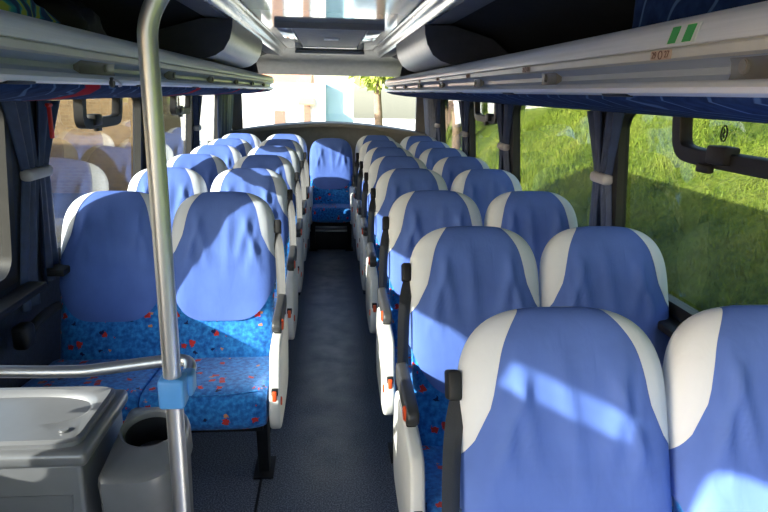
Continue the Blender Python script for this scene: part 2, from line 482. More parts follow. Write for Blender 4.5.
def seat(side, name='coach_seat', wings=True, variant=0, wall_arm=True, both=False):
    """side: x direction of the aisle seen from the seat; 0 for a window seat (side panel towards nothing)"""
    t = empty(name)
    from_bm('cushion', cushion_mesh(), M['moquette'], t, 60)
    c = t.children[0]; tag(from_bm('piping', piping_mesh(), M['moquette'], c, 60))
    from_bm('backrest', backrest_mesh(), M['moquette'], t, 60)
    cv = from_bm('seat_cover', cover_front(variant, wings), M['blue_cloth'], t, 75); cv['label'] = 'blue centre panel of the cloth cover'
    if wings:
        for s in (-1, 1):
            w = from_bm('cover_wing', cover_wing(s), M['white_cloth'], cv, 75); w['label'] = 'white side wing of the cover'
        bk = from_bm('cover_back', cover_back(), M['white_cloth'], cv, 75); bk['label'] = 'white back of the cover'
    else:
        from_bm('cover_back', cover_back(), M['blue_cloth'], cv, 75)
    bm = bmesh.new(); box(bm, (-.20, -.36, .285), (.20, .02, .335), .008); from_bm('seat_frame', bm, M['black_plastic'], t)
    for s in ((side,) if not both else (-1, 1)):
        if not s: continue
        pn = from_bm('side_panel', side_panel_mesh(s), M['panel_white'], t, 50); pn['label'] = 'cream white plastic side panel'
        bm = bmesh.new(); box(bm, (s*.251-.012, -.418, .435), (s*.251+.012, -.395, .485), .003); bz = from_bm('recline_bezel', bm, M['black_plastic'], pn)
        bm = bmesh.new(); box(bm, (s*.251-.008, -.427, .441), (s*.251+.008, -.405, .479), .004); bb = from_bm('recline_button', bm, M['orange'], pn); bb['label'] = 'orange red recline button'
        bm = bmesh.new(); cyl(bm, (s*.272, -.395, .43), 'x', .016, .008, 18, .002); from_bm('reflector', bm, M['orange'], pn)
        # armrest
        bm = bmesh.new(); prism(bm, smooth_poly([(-.24, .676), (-.245, .635), (-.22, .622), (-.05, .624), (.05, .62), (.075, .655), (.06, .695), (.0, .69), (-.14, .684)], 2), s*.248-.018, s*.248+.018, 'x', .009, 3)
        ar = from_bm('armrest', bm, M['dark_plastic'], t, 50); ar['label'] = 'dark armrest'
        bm = bmesh.new(); cyl(bm, (s*.267, -.205, .652), 'x', .022, .010, 20, .003); from_bm('reflector', bm, M['orange'], ar)
        bm = bmesh.new(); box(bm, (s*.251-.014, -.235, .60), (s*.251+.014, -.19, .634), .006); from_bm('armrest_bracket', bm, M['black_plastic'], ar)
        # leg pedestal
        bm = bmesh.new(); prism(bm, [(-.20, .0), (-.14, .0), (-.13, .29), (-.25, .29)], s*.18-.022, s*.18+.022, 'x', .004); box(bm, (s*.18-.04, -.24, 0), (s*.18+.04, -.09, .012), .003)
        from_bm('leg', bm, M['black_plastic'], t)
        # seat belt: guide and strap
        bl = bmesh.new(); rows = []
        P = [(.208, .56, .012), (.230, .50, .035), (.240, .42, .045), (.244, .32, .045), (.246, .22, .04), (.248, .12, .02), (.25, .02, .0)]
        P = [Vector(p) for p in P]; Q = smooth_path(P, 2)
        for i, q in enumerate(Q):
            a = 1.35-.45*(i/len(Q)); hw = .021
            c = bpt(s*q.x, q.y, q.z); u = Vector((s*math.sin(a), 0, 0))+NV*math.cos(a)
            u.normalize(); th = (NV*.9+Vector((s*.3, 0, 0)))*.0016
            rows.append([bl.verts.new(c+u*hw+th), bl.verts.new(c+th*1.4), bl.verts.new(c-u*hw+th), bl.verts.new(c-u*hw-th), bl.verts.new(c-th*.6), bl.verts.new(c+u*hw-th)])
        grid_faces(bl, rows, True); bl.faces.new(rows[0]); bl.faces.new(rows[-1][::-1])
        st = from_bm('seat_belt', bl, M['belt'], t, 60); st['label'] = 'charcoal seat belt strap'
        bm = bmesh.new(); b2 = bmesh.new(); box(b2, (-.014, -.024, -.03), (.014, .024, .03), .006)
        merge(bm, b2, Matrix.Translation(bpt(s*.226, .565, .012)) @ Matrix.Rotation(-TH, 4, 'X'))
        from_bm('belt_guide', bm, M['black_plastic'], st)
    if not side and not both:
        bm = bmesh.new(); prism(bm, [(-.20, .0), (-.14, .0), (-.13, .29), (-.25, .29)], -.022, .022, 'x', .004)
        from_bm('leg', bm, M['black_plastic'], t)
    return t

RY = [1.21, 2.02, 2.80, 3.64, 4.36, 5.07, 5.77, 6.47]
LY = [2.72, 3.57, 4.33, 5.06, 5.76, 6.46]
ORD = ['nearest', 'second', 'third', 'fourth', 'fifth', 'sixth', 'seventh', 'rearmost']
OFF = .262
proto = {}
def place(side, kind, y, x, label, k):
    key = (side if kind == 'aisle' else 0, k % 3)
    if key not in proto: o = proto[key] = seat({1: -1, -1: 1, 0: 0}[key[0]], variant=key[1])
    else: o = copy_tree(proto[key])
    o.location = (x, y-OFF, 0)
    tag(o, label, 'seat', 'reclining coach seats in blue and white covers')
    return o
LBL = {
 ('r', 0, 'aisle'): 'large foreground coach seat, blue cover with white wings, black belt at its left edge',
 ('r', 0, 'window'): 'foreground blue and white covered coach seat cut off by the right edge of the view',
 ('r', 1, 'aisle'): 'blue and white coach seat directly behind the large foreground seat, left flank in sun',
 ('r', 1, 'window'): 'blue and white coach seat by the right window, second row from the camera',
 ('l', 0, 'aisle'): 'front left aisle seat with blue cover half in sun above a patterned blue cushion',
 ('l', 0, 'window'): 'front left window seat with blue cover, partly behind the steel pole',
}
for i, y in enumerate(RY):
    for kind, x in (('aisle', .474), ('window', .920)):
        last = i == len(RY)-1
        lb = LBL.get(('r', i, kind)) or ('blue and white coach seat on the %s side, %s row right of the aisle' % (kind, ORD[i]) if not last else ('back row coach seat immediately right of the plain blue middle seat' if kind == 'aisle' else 'back row coach seat in the rear right corner by the window'))
        place(1, kind if not last else 'back', y, x, lb, i*2+(kind == 'window'))
LO = ['nearest', 'second', 'third', 'fourth', 'fifth']
for i, y in enumerate(LY):
    for kind, x in (('aisle', -.451), ('window', -.897)):
        last = i == len(LY)-1
        lb = LBL.get(('l', i, kind)) or ('sunlit blue and white coach seat on the %s side, %s row left of the aisle' % (kind, LO[i]) if not last else ('back row coach seat immediately left of the plain blue middle seat' if kind == 'aisle' else 'back row coach seat in the rear left corner by the window'))
        place(-1, kind if not last else 'back', y, x, lb, i*2+1+(kind == 'window'))
mid = seat(0, 'bench_middle_seat', wings=False, variant=3, both=True)
for c in list(mid.children):
    k = c.name.split('.')[0]
    if k in ('armrest', 'seat_belt'):
        for g in list(c.children): bpy.data.objects.remove(g)
        bpy.data.objects.remove(c)
    elif k == 'cushion': c.scale.x = .84
    elif k == 'seat_frame': c.scale.x = .85
    elif k == 'side_panel': c.location.x = -.046 if c.data.vertices[0].co.x > 0 else .046
mid.location = (.01, 6.42-OFF, .0); mid.scale = (.98, 1, .97)
tag(mid, 'plain blue covered middle seat of the back row facing up the aisle', 'seat')

# ------------------------------------------------------------------ floor and shell
YF, YB = -1.9, 7.42
def wx(z): return 1.155 if z <= .82 else 1.155-.075*(z-.82)      # inner wall line, leaning in
bm = bmesh.new(); box(bm, (-1.17, YF, -.08), (1.17, YB, 0)); tag(from_bm('floor', bm, M['floor'], None, 0), kind='structure')
bm = bmesh.new(); box(bm, (-.285, 1.2, 0), (-.275, 7.0, .003)); tag(from_bm('trim_1', bm, M['black_plastic'], None, 0), kind='structure')
# rear step under the middle seat
bm = bmesh.new(); box(bm, (-.20, 5.98, 0), (.21, 6.05, .20), .006); tag(from_bm('trim_2', bm, M['black_plastic'], None), kind='structure')
bm = bmesh.new(); box(bm, (-.195, 5.972, .185), (.205, 5.99, .203), .003); tag(from_bm('trim_3', bm, M['panel_white'], None), kind='structure')

ZS, ZT = .83, 1.49
L_OPEN = [(-1.5, .13, .45, 1.675), (.18, .37, 1.60, 1.672), (.98, 2.28, ZS, ZT), (2.52, 3.86, ZS, ZT), (4.06, 5.26, ZS, ZT), (5.46, 6.55, ZS, ZT)]  # second left opening: unseen slit added to throw a sun patch on the seats
R_OPEN = [(-1.5, .25, ZS, 1.62), (.42, 2.36, ZS, ZT), (2.53, 3.79, ZS, ZT), (4.00, 5.01, ZS, ZT), (5.20, 6.36, ZS, ZT)]
wn = 0
for s, ops, nm in ((-1, L_OPEN, 'left'), (1, R_OPEN, 'right')):
    bm = bmesh.new()
    def wallpiece(y0, y1, z0, z1, d=.045):
        if y1-y0 < 1e-3 or z1-z0 < 1e-3: return
        prism(bm, [(s*wx(z0), z0), (s*wx(z1), z1), (s*(wx(z1)+d), z1), (s*(wx(z0)+d), z0)], y0, y1)
    y = YF
    for (a, b, z0, z1) in ops:
        for zz in ((-.35, .82), (.82, 1.705)): wallpiece(y, a, *zz)
        wallpiece(a, b, -.35, min(z0, .82)); wallpiece(a, b, .82, z0) if z0 > .82 else None
        wallpiece(a, b, z1, 1.705)
        y = b
    for zz in ((-.35, .82), (.82, 1.705)): wallpiece(y, YB, *zz)
    tag(from_bm('wall_'+nm, bm, M['navy_wall'], None, 0), kind='structure')
    for i, (a, b, z0, z1) in enumerate(ops):
        wn += 1
        w = empty('window_%d' % wn, (0, 0, 0)); tag(w, kind='structure')
        bm = bmesh.new(); g0, g1 = z0+.0, z1
        prism(bm, [(s*(wx(g0)+.020), g0), (s*(wx(g1)+.020), g1), (s*(wx(g1)+.026), g1), (s*(wx(g0)+.026), g0)], a, b)
        from_bm('pane', bm, M['clear_glass'] if i == 0 else M['tint_glass'], w, 0)
        if z1-z0 < .2: continue  # the added light slit gets glass only
        # rubber gasket with rounded corners, inside the opening
        def loop(inset, rad):
            out = []
            for cy, cz, a0 in ((b-inset-rad, z1-inset-rad, 0), (a+inset+rad, z1-inset-rad, 90), (a+inset+rad, z0+inset+rad, 180), (b-inset-rad, z0+inset+rad, 270)):
                for k in range(7):
                    an = R(a0+15*k); out.append((cy+rad*math.cos(an), cz+rad*math.sin(an)))
            return out
        o_, i_ = loop(-.012, .012), loop(.026, .07)
        bm = bmesh.new(); rows = []
        for dx in (-.008, .034):
            rows.append(([bm.verts.new((s*(wx(z)+dx), y_, z)) for y_, z in o_], [bm.verts.new((s*(wx(z)+dx), y_, z)) for y_, z in i_]))
        (oa, ia), (ob, ib) = rows
        grid_faces(bm, [oa, ia, ib, ob, oa], True)
        from_bm('gasket', bm, M['rubber'], w, 40)
        # sill trim
        bm = bmesh.new(); box(bm, (s*1.105-.03, a-.05, z0-.05), (s*1.105+.045, b+.05, z0-.022), .008)
        from_bm('sill', bm, M['black_plastic'], w)
        # sliding hopper frame: a black rounded U below the rack
        hop = {(-1, 3): (2.92, 3.42), (1, 1): (.72, 1.90), (1, 3): (4.12, 4.72), (-1, 4): (4.62, 5.1)}.get((s, i))
        if hop:
            h0, h1 = hop; zb = 1.352; bm = bmesh.new()
            pth = smooth_path([(h0, 1.52), (h0, zb+.09), (h0+.01, zb+.01), (h0+.09, zb), (h0+.25, zb)] if h1-h0 > .6 else [(h0, 1.52), (h0, zb+.06), (h0+.01, zb+.01), (h0+.07, zb), (h0+.15, zb)], 3)
            mirror = [Vector((h0+h1-p[0], p[1])) for p in pth][::-1]
            full = [Vector((p[0], p[1])) for p in pth]+mirror
            rows = []
            for k, p in enumerate(full):
                t = (full[min(k+1, len(full)-1)]-full[max(k-1, 0)]).normalized(); nn = Vector((-t.y, t.x))
                ring = []
                for dw, dx in ((-.024, -.028), (.020, -.028), (.024, -.022), (.024, .012), (-.024, .012)):
                    q = p+nn*dw; ring.append(bm.verts.new((s*(wx(q.y)+dx), q.x, q.y)))
                rows.append(ring)
            grid_faces(bm, rows, True); bm.faces.new(rows[0]); bm.faces.new(rows[-1][::-1])
            fr = from_bm('hopper_frame', bm, M['black_plastic'], w, 40)
            bm = bmesh.new(); yl = h0+.15 if h1-h0 < .7 else 1.66
            box(bm, (s*1.095-.028, yl-.045, zb-.01), (s*1.095+.02, yl+.045, zb+.042), .008)
            box(bm, (s*1.095-.024, yl+.03, zb-.04), (s*1.095+.0, yl+.09, zb-.015), .006)
            from_bm('latch', bm, M['black_plastic'], fr)
# front end behind the camera: dash wall below an open windscreen
bm = bmesh.new(); box(bm, (-1.2, YF-.06, -.35), (1.2, YF, .95)); box(bm, (-1.12, YF-.06, 1.60), (1.12, YF, 1.70)); tag(from_bm('wall_front', bm, M['navy_wall'], None, 0), kind='structure')
wn += 1
w = tag(empty('window_%d' % wn), kind='structure'); bm = bmesh.new(); box(bm, (-1.13, YF-.04, .95), (1.13, YF-.034, 1.60)); from_bm('pane', bm, M['clear_glass'], w, 0)

# rear wall with arched shelf below the rear window
arch = [(x/10*1.12, 1.18-.115*(abs(x)/10)**1.8) for x in range(-10, 11)]
bm = bmesh.new()
prism(bm, [(-1.15, -.35)]+[(-1.15, arch[0][1])]+arch+[(1.15, arch[-1][1])]+[(1.15, -.35)], 7.36, 7.42)
for s in (-1, 1): box(bm, (min(s*1.0, s*1.12), 7.36, 1.0), (max(s*1.0, s*1.12), 7.42, 1.72))
prism(bm, [(-1.12, 1.70), (1.12, 1.70), (.92, 1.86), (.6, 1.96), (-.6, 1.96), (-.92, 1.86)], 7.36, 7.42)
tag(from_bm('wall_rear', bm, M['rear_panel'], None, 30), kind='structure')
bm = bmesh.new()
prism(bm, [(x, z-.006) for x, z in arch]+[(x, z-.05) for x, z in arch[::-1]], 7.12, 7.36, 'y', .008)
tag(from_bm('trim_4', bm, M['rear_panel'], None, 40), kind='structure')
wn += 1
w = tag(empty('window_%d' % wn), kind='structure'); bm = bmesh.new(); box(bm, (-1.0, 7.385, 1.03), (1.0, 7.391, 1.70)); from_bm('pane', bm, M['clear_glass'], w, 0)
bm = bmesh.new(); prism(bm, [(6.80, 1.944), (6.90, 1.905), (7.05, 1.85), (7.07, 1.835), (7.20, 1.77), (7.36, 1.69), (7.36, 1.944)], -.80, .80, 'x', .01)
tag(from_bm('trim_5', bm, M['header'], None, 30), kind='structure')
bm = bmesh.new(); box(bm, (-.36, 6.80, 1.89), (.36, 6.90, 1.93), .012); tag(from_bm('trim_6', bm, M['lining_light'], None), kind='structure')

# roof and ceiling
bm = bmesh.new(); ro = [(1.2, 1.712), (1.155, 1.76), (.95, 1.885), (.6, 1.985)]; ri = [(.6, 1.965), (.94, 1.865), (1.13, 1.745), (1.15, 1.70)]
prism(bm, ro+[(-x, z) for x, z in ro[::-1]]+[(-x, z) for x, z in ri[::-1]]+ri, YF-.06, 7.45); tag(from_bm('roof', bm, M['dark_wall'], None, 0), kind='structure')
bm = bmesh.new(); box(bm, (-.45, YF, 1.945), (.45, 7.36, 1.962)); tag(from_bm('ceiling', bm, M['ceil_white'], None, 0), kind='structure')
tn = 7
for s in (-1, 1):
    cv = smooth_path([(.44, 1.945, 0), (.455, 1.945, 0), (.47, 1.915, 0), (.49, 1.905, 0), (.505, 1.878, 0), (.525, 1.872, 0)], 3)
    poly = [(s*p.x, p.y) for p in cv]+[(s*.525, 1.962), (s*.44, 1.962)]
    bm = bmesh.new(); prism(bm, poly, YF, 7.3); tag(from_bm('trim_%d' % tn, bm, M['cove'], None, 50), kind='structure'); tn += 1
    bm = bmesh.new(); prism(bm, [(s*.525, 1.874), (s*.66, 1.885), (s*.66, 1.955), (s*.525, 1.962)], YF, 7.3); tag(from_bm('trim_%d' % tn, bm, M['grey_lining'], None, 0), kind='structure'); tn += 1
    bm = bmesh.new(); prism(bm, [(s*.66, 1.885), (s*.90, 1.82), (s*1.05, 1.70), (s*1.075, 1.55), (s*1.09, 1.55), (s*1.085, 1.71), (s*.92, 1.845), (s*.66, 1.94)], YF if s > 0 else .46, 7.3); tag(from_bm('trim_%d' % tn, bm, M['dark_wall'], None, 40), kind='structure'); tn += 1

# roof hatch
h = empty('roof_hatch', (0, 4.3, 1.95)); tag(h, 'roof hatch with white frame and dark mesh panel in the glossy ceiling', 'roof hatch')
bm = bmesh.new(); box(bm, (-.36, 0, -.042), (.36, .035, 0), .008); b_ = from_bm('front_rim', bm, M['lining_light'], h); b_['label'] = 'dark grey front rim'
bm = bmesh.new()
for s in (-1, 1): box(bm, (min(s*.26, s*.36), .035, -.03), (max(s*.26, s*.36), 2.15, 0), .006)
box(bm, (-.26, 2.0, -.03), (.26, 2.15, 0), .006)
from_bm('frame', bm, M['ceil_white'], h)
bm = bmesh.new(); box(bm, (-.255, .06, -.02), (.255, 1.99, -.006)); pnl = from_bm('mesh_panel', bm, M['hatch_panel'], h, 0)
bm = bmesh.new(); box(bm, (-.05, .95, -.026), (.07, 1.15, -.018), .002); from_bm('handle_label', bm, M['white'], pnl)

# ------------------------------------------------------------------ luggage racks
def rack(s, y0, y1):
    t = empty('luggage_rack', (s*.65, y0, 1.5))
    tag(t, 'long overhead luggage rack with silver edge along the %s side' % ('right' if s > 0 else 'left'), 'luggage rack', 'overhead luggage racks')
    O = Vector(t.location)
    def P(poly): return [(s*x-O.x, z-O.z) for x, z in poly]
    L = y1-y0
    fas = smooth_poly([(.70, 1.60), (.665, 1.655), (.64, 1.668), (.622, 1.652), (.616, 1.625), (.618, 1.608), (.70, 1.60)], 1)
    bm = bmesh.new(); prism(bm, P([(.70, 1.60), (.69, 1.64), (.655, 1.664), (.635, 1.660), (.620, 1.645), (.615, 1.625), (.617, 1.611), (.63, 1.606)]), 0, L)
    f = from_bm('upper_rail', bm, M['alu'], t, 40)
    bm = bmesh.new(); prism(bm, P([(.70, 1.605), (.62, 1.609), (.615, 1.604), (.617, 1.590), (.628, 1.586), (.70, 1.59)]), 0, L); from_bm('edge_strip', bm, M['alu_warm'], t, 40)
    bm = bmesh.new(); prism(bm, P([(.70, 1.59), (.632, 1.586), (.655, 1.572), (.655, 1.560), (.638, 1.549), (.70, 1.545)]), 0, L); from_bm('lamp_channel', bm, M['channel'], t, 40)
    bm = bmesh.new(); prism(bm, P([(.70, 1.55), (.632, 1.550), (.618, 1.546), (.612, 1.538), (.616, 1.529), (.63, 1.5235), (.70, 1.523)]), 0, L); from_bm('lower_rail', bm, M['alu'], t, 40)
    bm = bmesh.new(); prism(bm, P([(.66, 1.58), (1.085, 1.56), (1.085, 1.54), (.66, 1.555)]), 0, L); from_bm('tray', bm, M['dark_wall'], t, 0)
    bm = bmesh.new(); prism(bm, P([(.634, 1.5245), (.640, 1.515), (.70, 1.497), (.85, 1.478), (1.0, 1.468), (1.085, 1.466), (1.085, 1.53), (.70, 1.53)]), 0, L)
    u = from_bm('underside_fabric', bm, M['rack_fabric'] if s < 0 else M['rack_fabric_plain'], t, 50); u['label'] = 'navy patterned fabric underside'
    ys = [.86, 1.78, 2.70, 3.62, 4.54, 5.46, 6.38] if s > 0 else [1.72, 2.62, 3.50, 4.45, 5.38, 6.3]
    for k, yy in enumerate(ys):
        ln = .13 if not (s < 0 and k == 0) else .27
        if yy < y0: continue
        bm = bmesh.new(); prism(bm, P([(.70, 1.59), (.634, 1.588), (.639, 1.576), (.641, 1.560), (.638, 1.548), (.70, 1.545)]), yy-y0, yy-y0+ln, 'y', .004)
        lu = from_bm('lamp_unit', bm, M['lamp_unit'], t, 40)
        bm = bmesh.new(); cyl(bm, (s*.640-O.x, yy-y0+ln*.7, 1.570-O.z), 'x', .012, .012, 16, .002); from_bm('lamp_lens', bm, M['grey_dark'], lu)
    # joint covers along the bottom rail
    for k in range(7):
        yy = 1.3+.85*k
        bm = bmesh.new(); prism(bm, P([(.640, 1.5255), (.619, 1.5265), (.622, 1.5215), (.66, 1.5185)]), yy-y0, yy-y0+.12, 'y', .001); from_bm('vent_slot', bm, M['black_plastic'], t)
    return t
rack(1, .30, 7.2); rl = rack(-1, .98, 7.2)
# a hook and end seam on the left rail
hk = empty('coat_hook', (-.615, 1.87, 1.535)); tag(hk, 'small black and silver hook under the left rack edge', 'hook')
bm = bmesh.new(); cyl(bm, (.004, 0, -.004), 'x', .014, .010, 20, .002); from_bm('hook_base', bm, M['dark_plastic'], hk)
bm = bmesh.new(); tube(bm, smooth_path([(.010, -.006, .004), (.026, -.006, -.002), (.030, .0, -.012), (.02, .006, -.014)], 2), .003, 8); from_bm('hook_arm', bm, M['steel'], hk)
# number plates above the rows
def text_mesh(body, size):
    cu = bpy.data.curves.new('text', 'FONT'); cu.body = body; cu.size = size; cu.extrude = .0004; cu.align_x = 'CENTER'; cu.align_y = 'CENTER'
    o = bpy.data.objects.new('text', cu); COL.objects.link(o)
    dg = bpy.context.evaluated_depsgraph_get(); me = bpy.data.meshes.new_from_object(o.evaluated_get(dg))
    bpy.data.objects.remove(o); return me
for k, (yy, tx) in enumerate(((1.165, ('29', '27')), (1.99, ('25', '23')), (2.84, ('21', '19')), (3.65, ('17', '15')), (4.4, ('13', '11')))):
    p = empty('seat_number_plate', (.614, yy, 1.597))
    tag(p, ['buff seat number plate on the right rack edge below the green striped sticker', 'buff seat number plate on the right rack edge, second along from the green striped sticker', 'buff seat number plate on the right rack edge, third from the camera', 'buff seat number plate on the right rack edge, fourth from the camera', 'buff seat number plate on the right rack edge, farthest from the camera'][k], 'number plate', 'seat number plates on the right rack')
    bm = bmesh.new(); box(bm, (-.001, -.036, -.0085), (.001, .036, .0085)); from_bm('plate', bm, M['plate'], p, 0)
    for j, s in enumerate((1, -1)):
        me = text_mesh(tx[j], .017); o = link('number', me, M['ink'], p, (-.0014, s*.023, 0)); o.rotation_euler = (R(90), 0, R(-90))
    bm = bmesh.new(); pts = [(-.0012, .007*math.cos(a*math.pi/8), .007*math.sin(a*math.pi/8)) for a in range(17)]; tube(bm, pts, .0011, 6, False); from_bm('ring_symbol', bm, M['ink'], p)
# green striped sticker
st = empty('striped_sticker', (.6185, 1.105, 1.630)); st.scale = (1, .72, .8); st.rotation_euler = (0, R(0), 0)
tag(st, 'white sticker with two slanted green stripes on the right rack edge', 'sticker')
def slant(y0, y1, z0, z1, sh, x0, x1, mat, name):
    bm = bmesh.new(); prism(bm, [(y0, z0), (y1, z0), (y1+sh, z1), (y0+sh, z1)], x0, x1, 'x'); return from_bm(name, bm, mat, st, 0)
slant(-.062, .066, -.020, .018, -.022, -.0045, -.002, M['sticker_white'], 'backing')
slant(.022, .056, -.0185, .0155, -.022, -.006, -.004, M['sticker_green'], 'green_stripe')
slant(-.046, -.010, -.0185, .0155, -.022, -.006, -.004, M['sticker_green'], 'green_stripe')

# closed lockers behind the open racks
for s in (-1, 1):
    t = empty('overhead_locker', (s*.6, 3.48, 1.66)); O = Vector(t.location)
    tag(t, 'rounded warm grey overhead locker above the %s rack near the rear' % ('right' if s > 0 else 'left'), 'locker')
    pr = [(.505, 1.872), (.508, 1.83), (.522, 1.775), (.555, 1.72), (.60, 1.69), (.66, 1.672), (1.03, 1.67), (1.02, 1.70), (.88, 1.81), (.66, 1.872)]
    P = [(s*x-O.x, z-O.z) for x, z in pr]
    bm = bmesh.new(); prism(bm, P, .012, 1.5, 'y'); from_bm('curved_front', bm, M['locker'], t, 40)
    bm = bmesh.new(); prism(bm, [(a*1.0, b*1.0) for a, b in P], 0, .012, 'y'); e = from_bm('end_panel', bm, M['locker_end'], t, 0); e['label'] = 'dark end panel facing the front'

# things on the racks
def lumpy(name, c, rad, mat, label, cat, e=2.6, jit=.22, seed=1):
    bm = bmesh.new(); blob(bm, (0, 0, 0), rad, e, 36, 20, jit, seed)
    zmin = min(v.co.z for v in bm.verts)
    for v in bm.verts: v.co.z = max(v.co.z, -rad[2]*.86)
    o = from_bm(name, bm, mat, None, 60); o.location = c; return tag(o, label, cat)
bg = lumpy('patterned_bag', (-.86, 1.53, 1.685), (.15, .36, .115), M['bag'], 'teal and lime patterned cloth bag lying on the left luggage rack', 'bag', 2.6, .3, 3)
lumpy('black_bag', (-.86, 2.14, 1.68), (.13, .17, .11), M['black_plastic'], 'black soft bag beside the teal bag on the left luggage rack', 'bag', 2.4, .25, 6)
bm = bmesh.new(); box(bm, (-.10, -.53, -.10), (.10, .53, .10), .03, 3)
o = from_bm('upholstered_bolster', bm, M['rack_fabric'], None, 50); o.location = (.81, .99, 1.70); tag(o, 'navy patterned upholstered bolster lying on the right luggage rack above the green striped sticker', 'bolster')

# ------------------------------------------------------------------ curtains
def curtain(s, y0, y1, ztop, zbot, label, mat='curtain', tie=1.18, tie_y=None, pinch=.42):
    t = empty('curtain', (s*(wx(1.2)-.03), (y0+y1)/2, zbot)); O = Vector(t.location)
    tag(t, label, 'curtain', 'curtains tied back at the window pillars')
    nz, nf = 26, 28; W = (y1-y0)/2
    tf = ((tie or 1.15)-zbot)/(ztop-zbot)
    for half in (-1, 1):                     # two drapes gathered by one tie
        bm = bmesh.new(); rows = []; zb = zbot+(.055 if half > 0 and tie else 0.)
        for i in range(nz+1):
            v = i/nz; z = zb+(ztop-zb)*v
            if v > tf: sp = pinch+(1-pinch)*((v-tf)/(1-tf))**1.1; gap = .10*((v-tf)/(1-tf)) if tie else 0.
            else: sp = pinch+(.80-pinch)*((tf-v)/tf)**.8; gap = .12*((tf-v)/tf) if tie else 0.
            ring_f, ring_b = [], []
            for k in range(nf+1):
                u = half*(gap+(1-gap)*k/nf)
                fold = math.sin(u*math.pi*4.5+.7)*.011*(.55+.45*sp)+.003*math.sin(u*17+v*3)
                y = u*W*sp; xin = wx(z)-.024-fold-(.003 if half > 0 else 0.)
                ring_f.append(bm.verts.new((s*xin-O.x, y, z-O.z))); ring_b.append(bm.verts.new((s*(xin+.006)-O.x, y, z-O.z)))
            rows.append(ring_f+ring_b[::-1])
        grid_faces(bm, rows, True); bm.faces.new(rows[0]); bm.faces.new(rows[-1][::-1])
        from_bm('drape', bm, M[mat], t, 80)
    if tie:
        bm = bmesh.new(); hw = W*pinch+.012
        box(bm, (s*(wx(tie)-.026)-O.x-.024, -hw, tie-.022-O.z), (s*(wx(tie)-.026)-O.x+.024, hw, tie+.022-O.z), 0.016, 3)
        tb = from_bm('tie_back', bm, M['tie'], t); tb['label'] = 'pale grey tie back'
    return t
curtain(1, 2.30, 2.58, 1.462, .80, 'navy curtain tied back at the first pillar on the right, nearest the camera', tie=1.20)
curtain(1, 3.76, 4.08, 1.462, .80, 'navy curtain tied back at the second pillar on the right', tie=1.20)
curtain(1, 4.98, 5.26, 1.462, .80, 'navy curtain tied back at the third pillar on the right', tie=1.20)
curtain(1, 6.32, 6.56, 1.462, .80, 'navy curtain tied back at the fourth pillar on the right, beside the rear corner', tie=1.20)
curtain(1, 6.60, 7.30, 1.462, .85, 'grey blue curtain filling the rear right corner by the rear window', 'curtain_grey', tie=None, pinch=.95)
curtain(-1, 2.24, 2.64, 1.462, .70, 'blue curtain tied back at the first left pillar, behind a red hammer', tie=1.20)
curtain(-1, 3.85, 4.12, 1.462, .80, 'blue curtain tied back at the second pillar on the left, behind the pole', tie=1.20)
curtain(-1, 5.25, 5.50, 1.462, .80, 'blue curtain tied back at the third pillar on the left', tie=1.20)
curtain(-1, 6.42, 7.28, 1.462, .85, 'blue curtain filling the rear left corner by the rear window', 'curtain', tie=None, pinch=.95)

# red emergency hammer at the left curtain
hm = empty('emergency_hammer', (-1.045, 2.475, 1.375)); hm.scale = (.7, .7, .7); tag(hm, 'red emergency hammer hanging against the front left curtain', 'hammer')
bm = bmesh.new(); box(bm, (-.010, -.010, -.06), (.010, .010, .10), .005); box(bm, (-.008, -.014, -.07), (.008, .014, -.03), .004); from_bm('handle', bm, M['red'], hm)
bm = bmesh.new(); cyl(bm, (0, 0, .105), 'y', .011, .05, 14, .003); from_bm('hammer_head', bm, M['red'], hm)

# wall-side dark armrest stub beside the front left window seat
ar = empty('wall_armrest', (-1.115, 2.16, .655)); tag(ar, 'black wall bracket armrest below the front left window', 'armrest')
bm = bmesh.new(); box(bm, (.0, -.04, -.045), (.055, .04, .045), .018, 3); from_bm('end_pad', bm, M['black_plastic'], ar)
bm = bmesh.new(); tube(bm, smooth_path([(.03, .03, .0), (.04, .12, .03), (.05, .24, .03)], 2), .018, 12); from_bm('bar', bm, M['black_plastic'], ar)

# oval sticker on the right front pane
os_ = empty('oval_sticker', (wx(1.425)+.016, 1.72, 1.425)); tag(os_, 'small dark oval sticker on the right front window glass', 'sticker')
bm = bmesh.new(); tube(bm, [(0, .014*math.cos(a*math.pi/10), .022*math.sin(a*math.pi/10)) for a in range(21)], .0022, 6, False); from_bm('oval_ring', bm, M['black_plastic'], os_)
bm = bmesh.new(); tube(bm, [(0, -.003, -.012), (0, .004, -.002), (0, -.003, .006), (0, .003, .013)], .0022, 6); from_bm('mark', bm, M['black_plastic'], os_)

# ------------------------------------------------------------------ pole, rail and clamp
po = empty('grab_pole', (-.297, 1.10, 0)); tag(po, 'upright stainless steel grab pole beside the grey console', 'grab pole')
bm = bmesh.new(); tube(bm, [(0, 0, 0), (0, 0, .5), (0, 0, 1.0), (0, 0, 1.5)]+smooth_path([(0, 0, 1.56), (0, 0, 1.625), (.03, .01, 1.68), (.085, .03, 1.76), (.11, .04, 1.83), (.115, .045, 1.955)], 3), .0165, 20)
from_bm('tube', bm, M['steel'], po, 60)
bm = bmesh.new(); cyl(bm, (0, 0, .008), 'z', .045, .016, 24, .004); from_bm('flange', bm, M['steel'], po); bm = bmesh.new(); cyl(bm, (.115, .045, 1.943), 'z', .045, .014, 24, .004); from_bm('flange', bm, M['steel'], po)
bm = bmesh.new(); box(bm, (-.024, -.022, .935), (.024, .024, .995), .007, 3); box(bm, (.008, .01, .945), (.034, .05, .99), .007, 3); from_bm('clamp', bm, M['clamp'], po)['label'] = 'light blue plastic clamp'
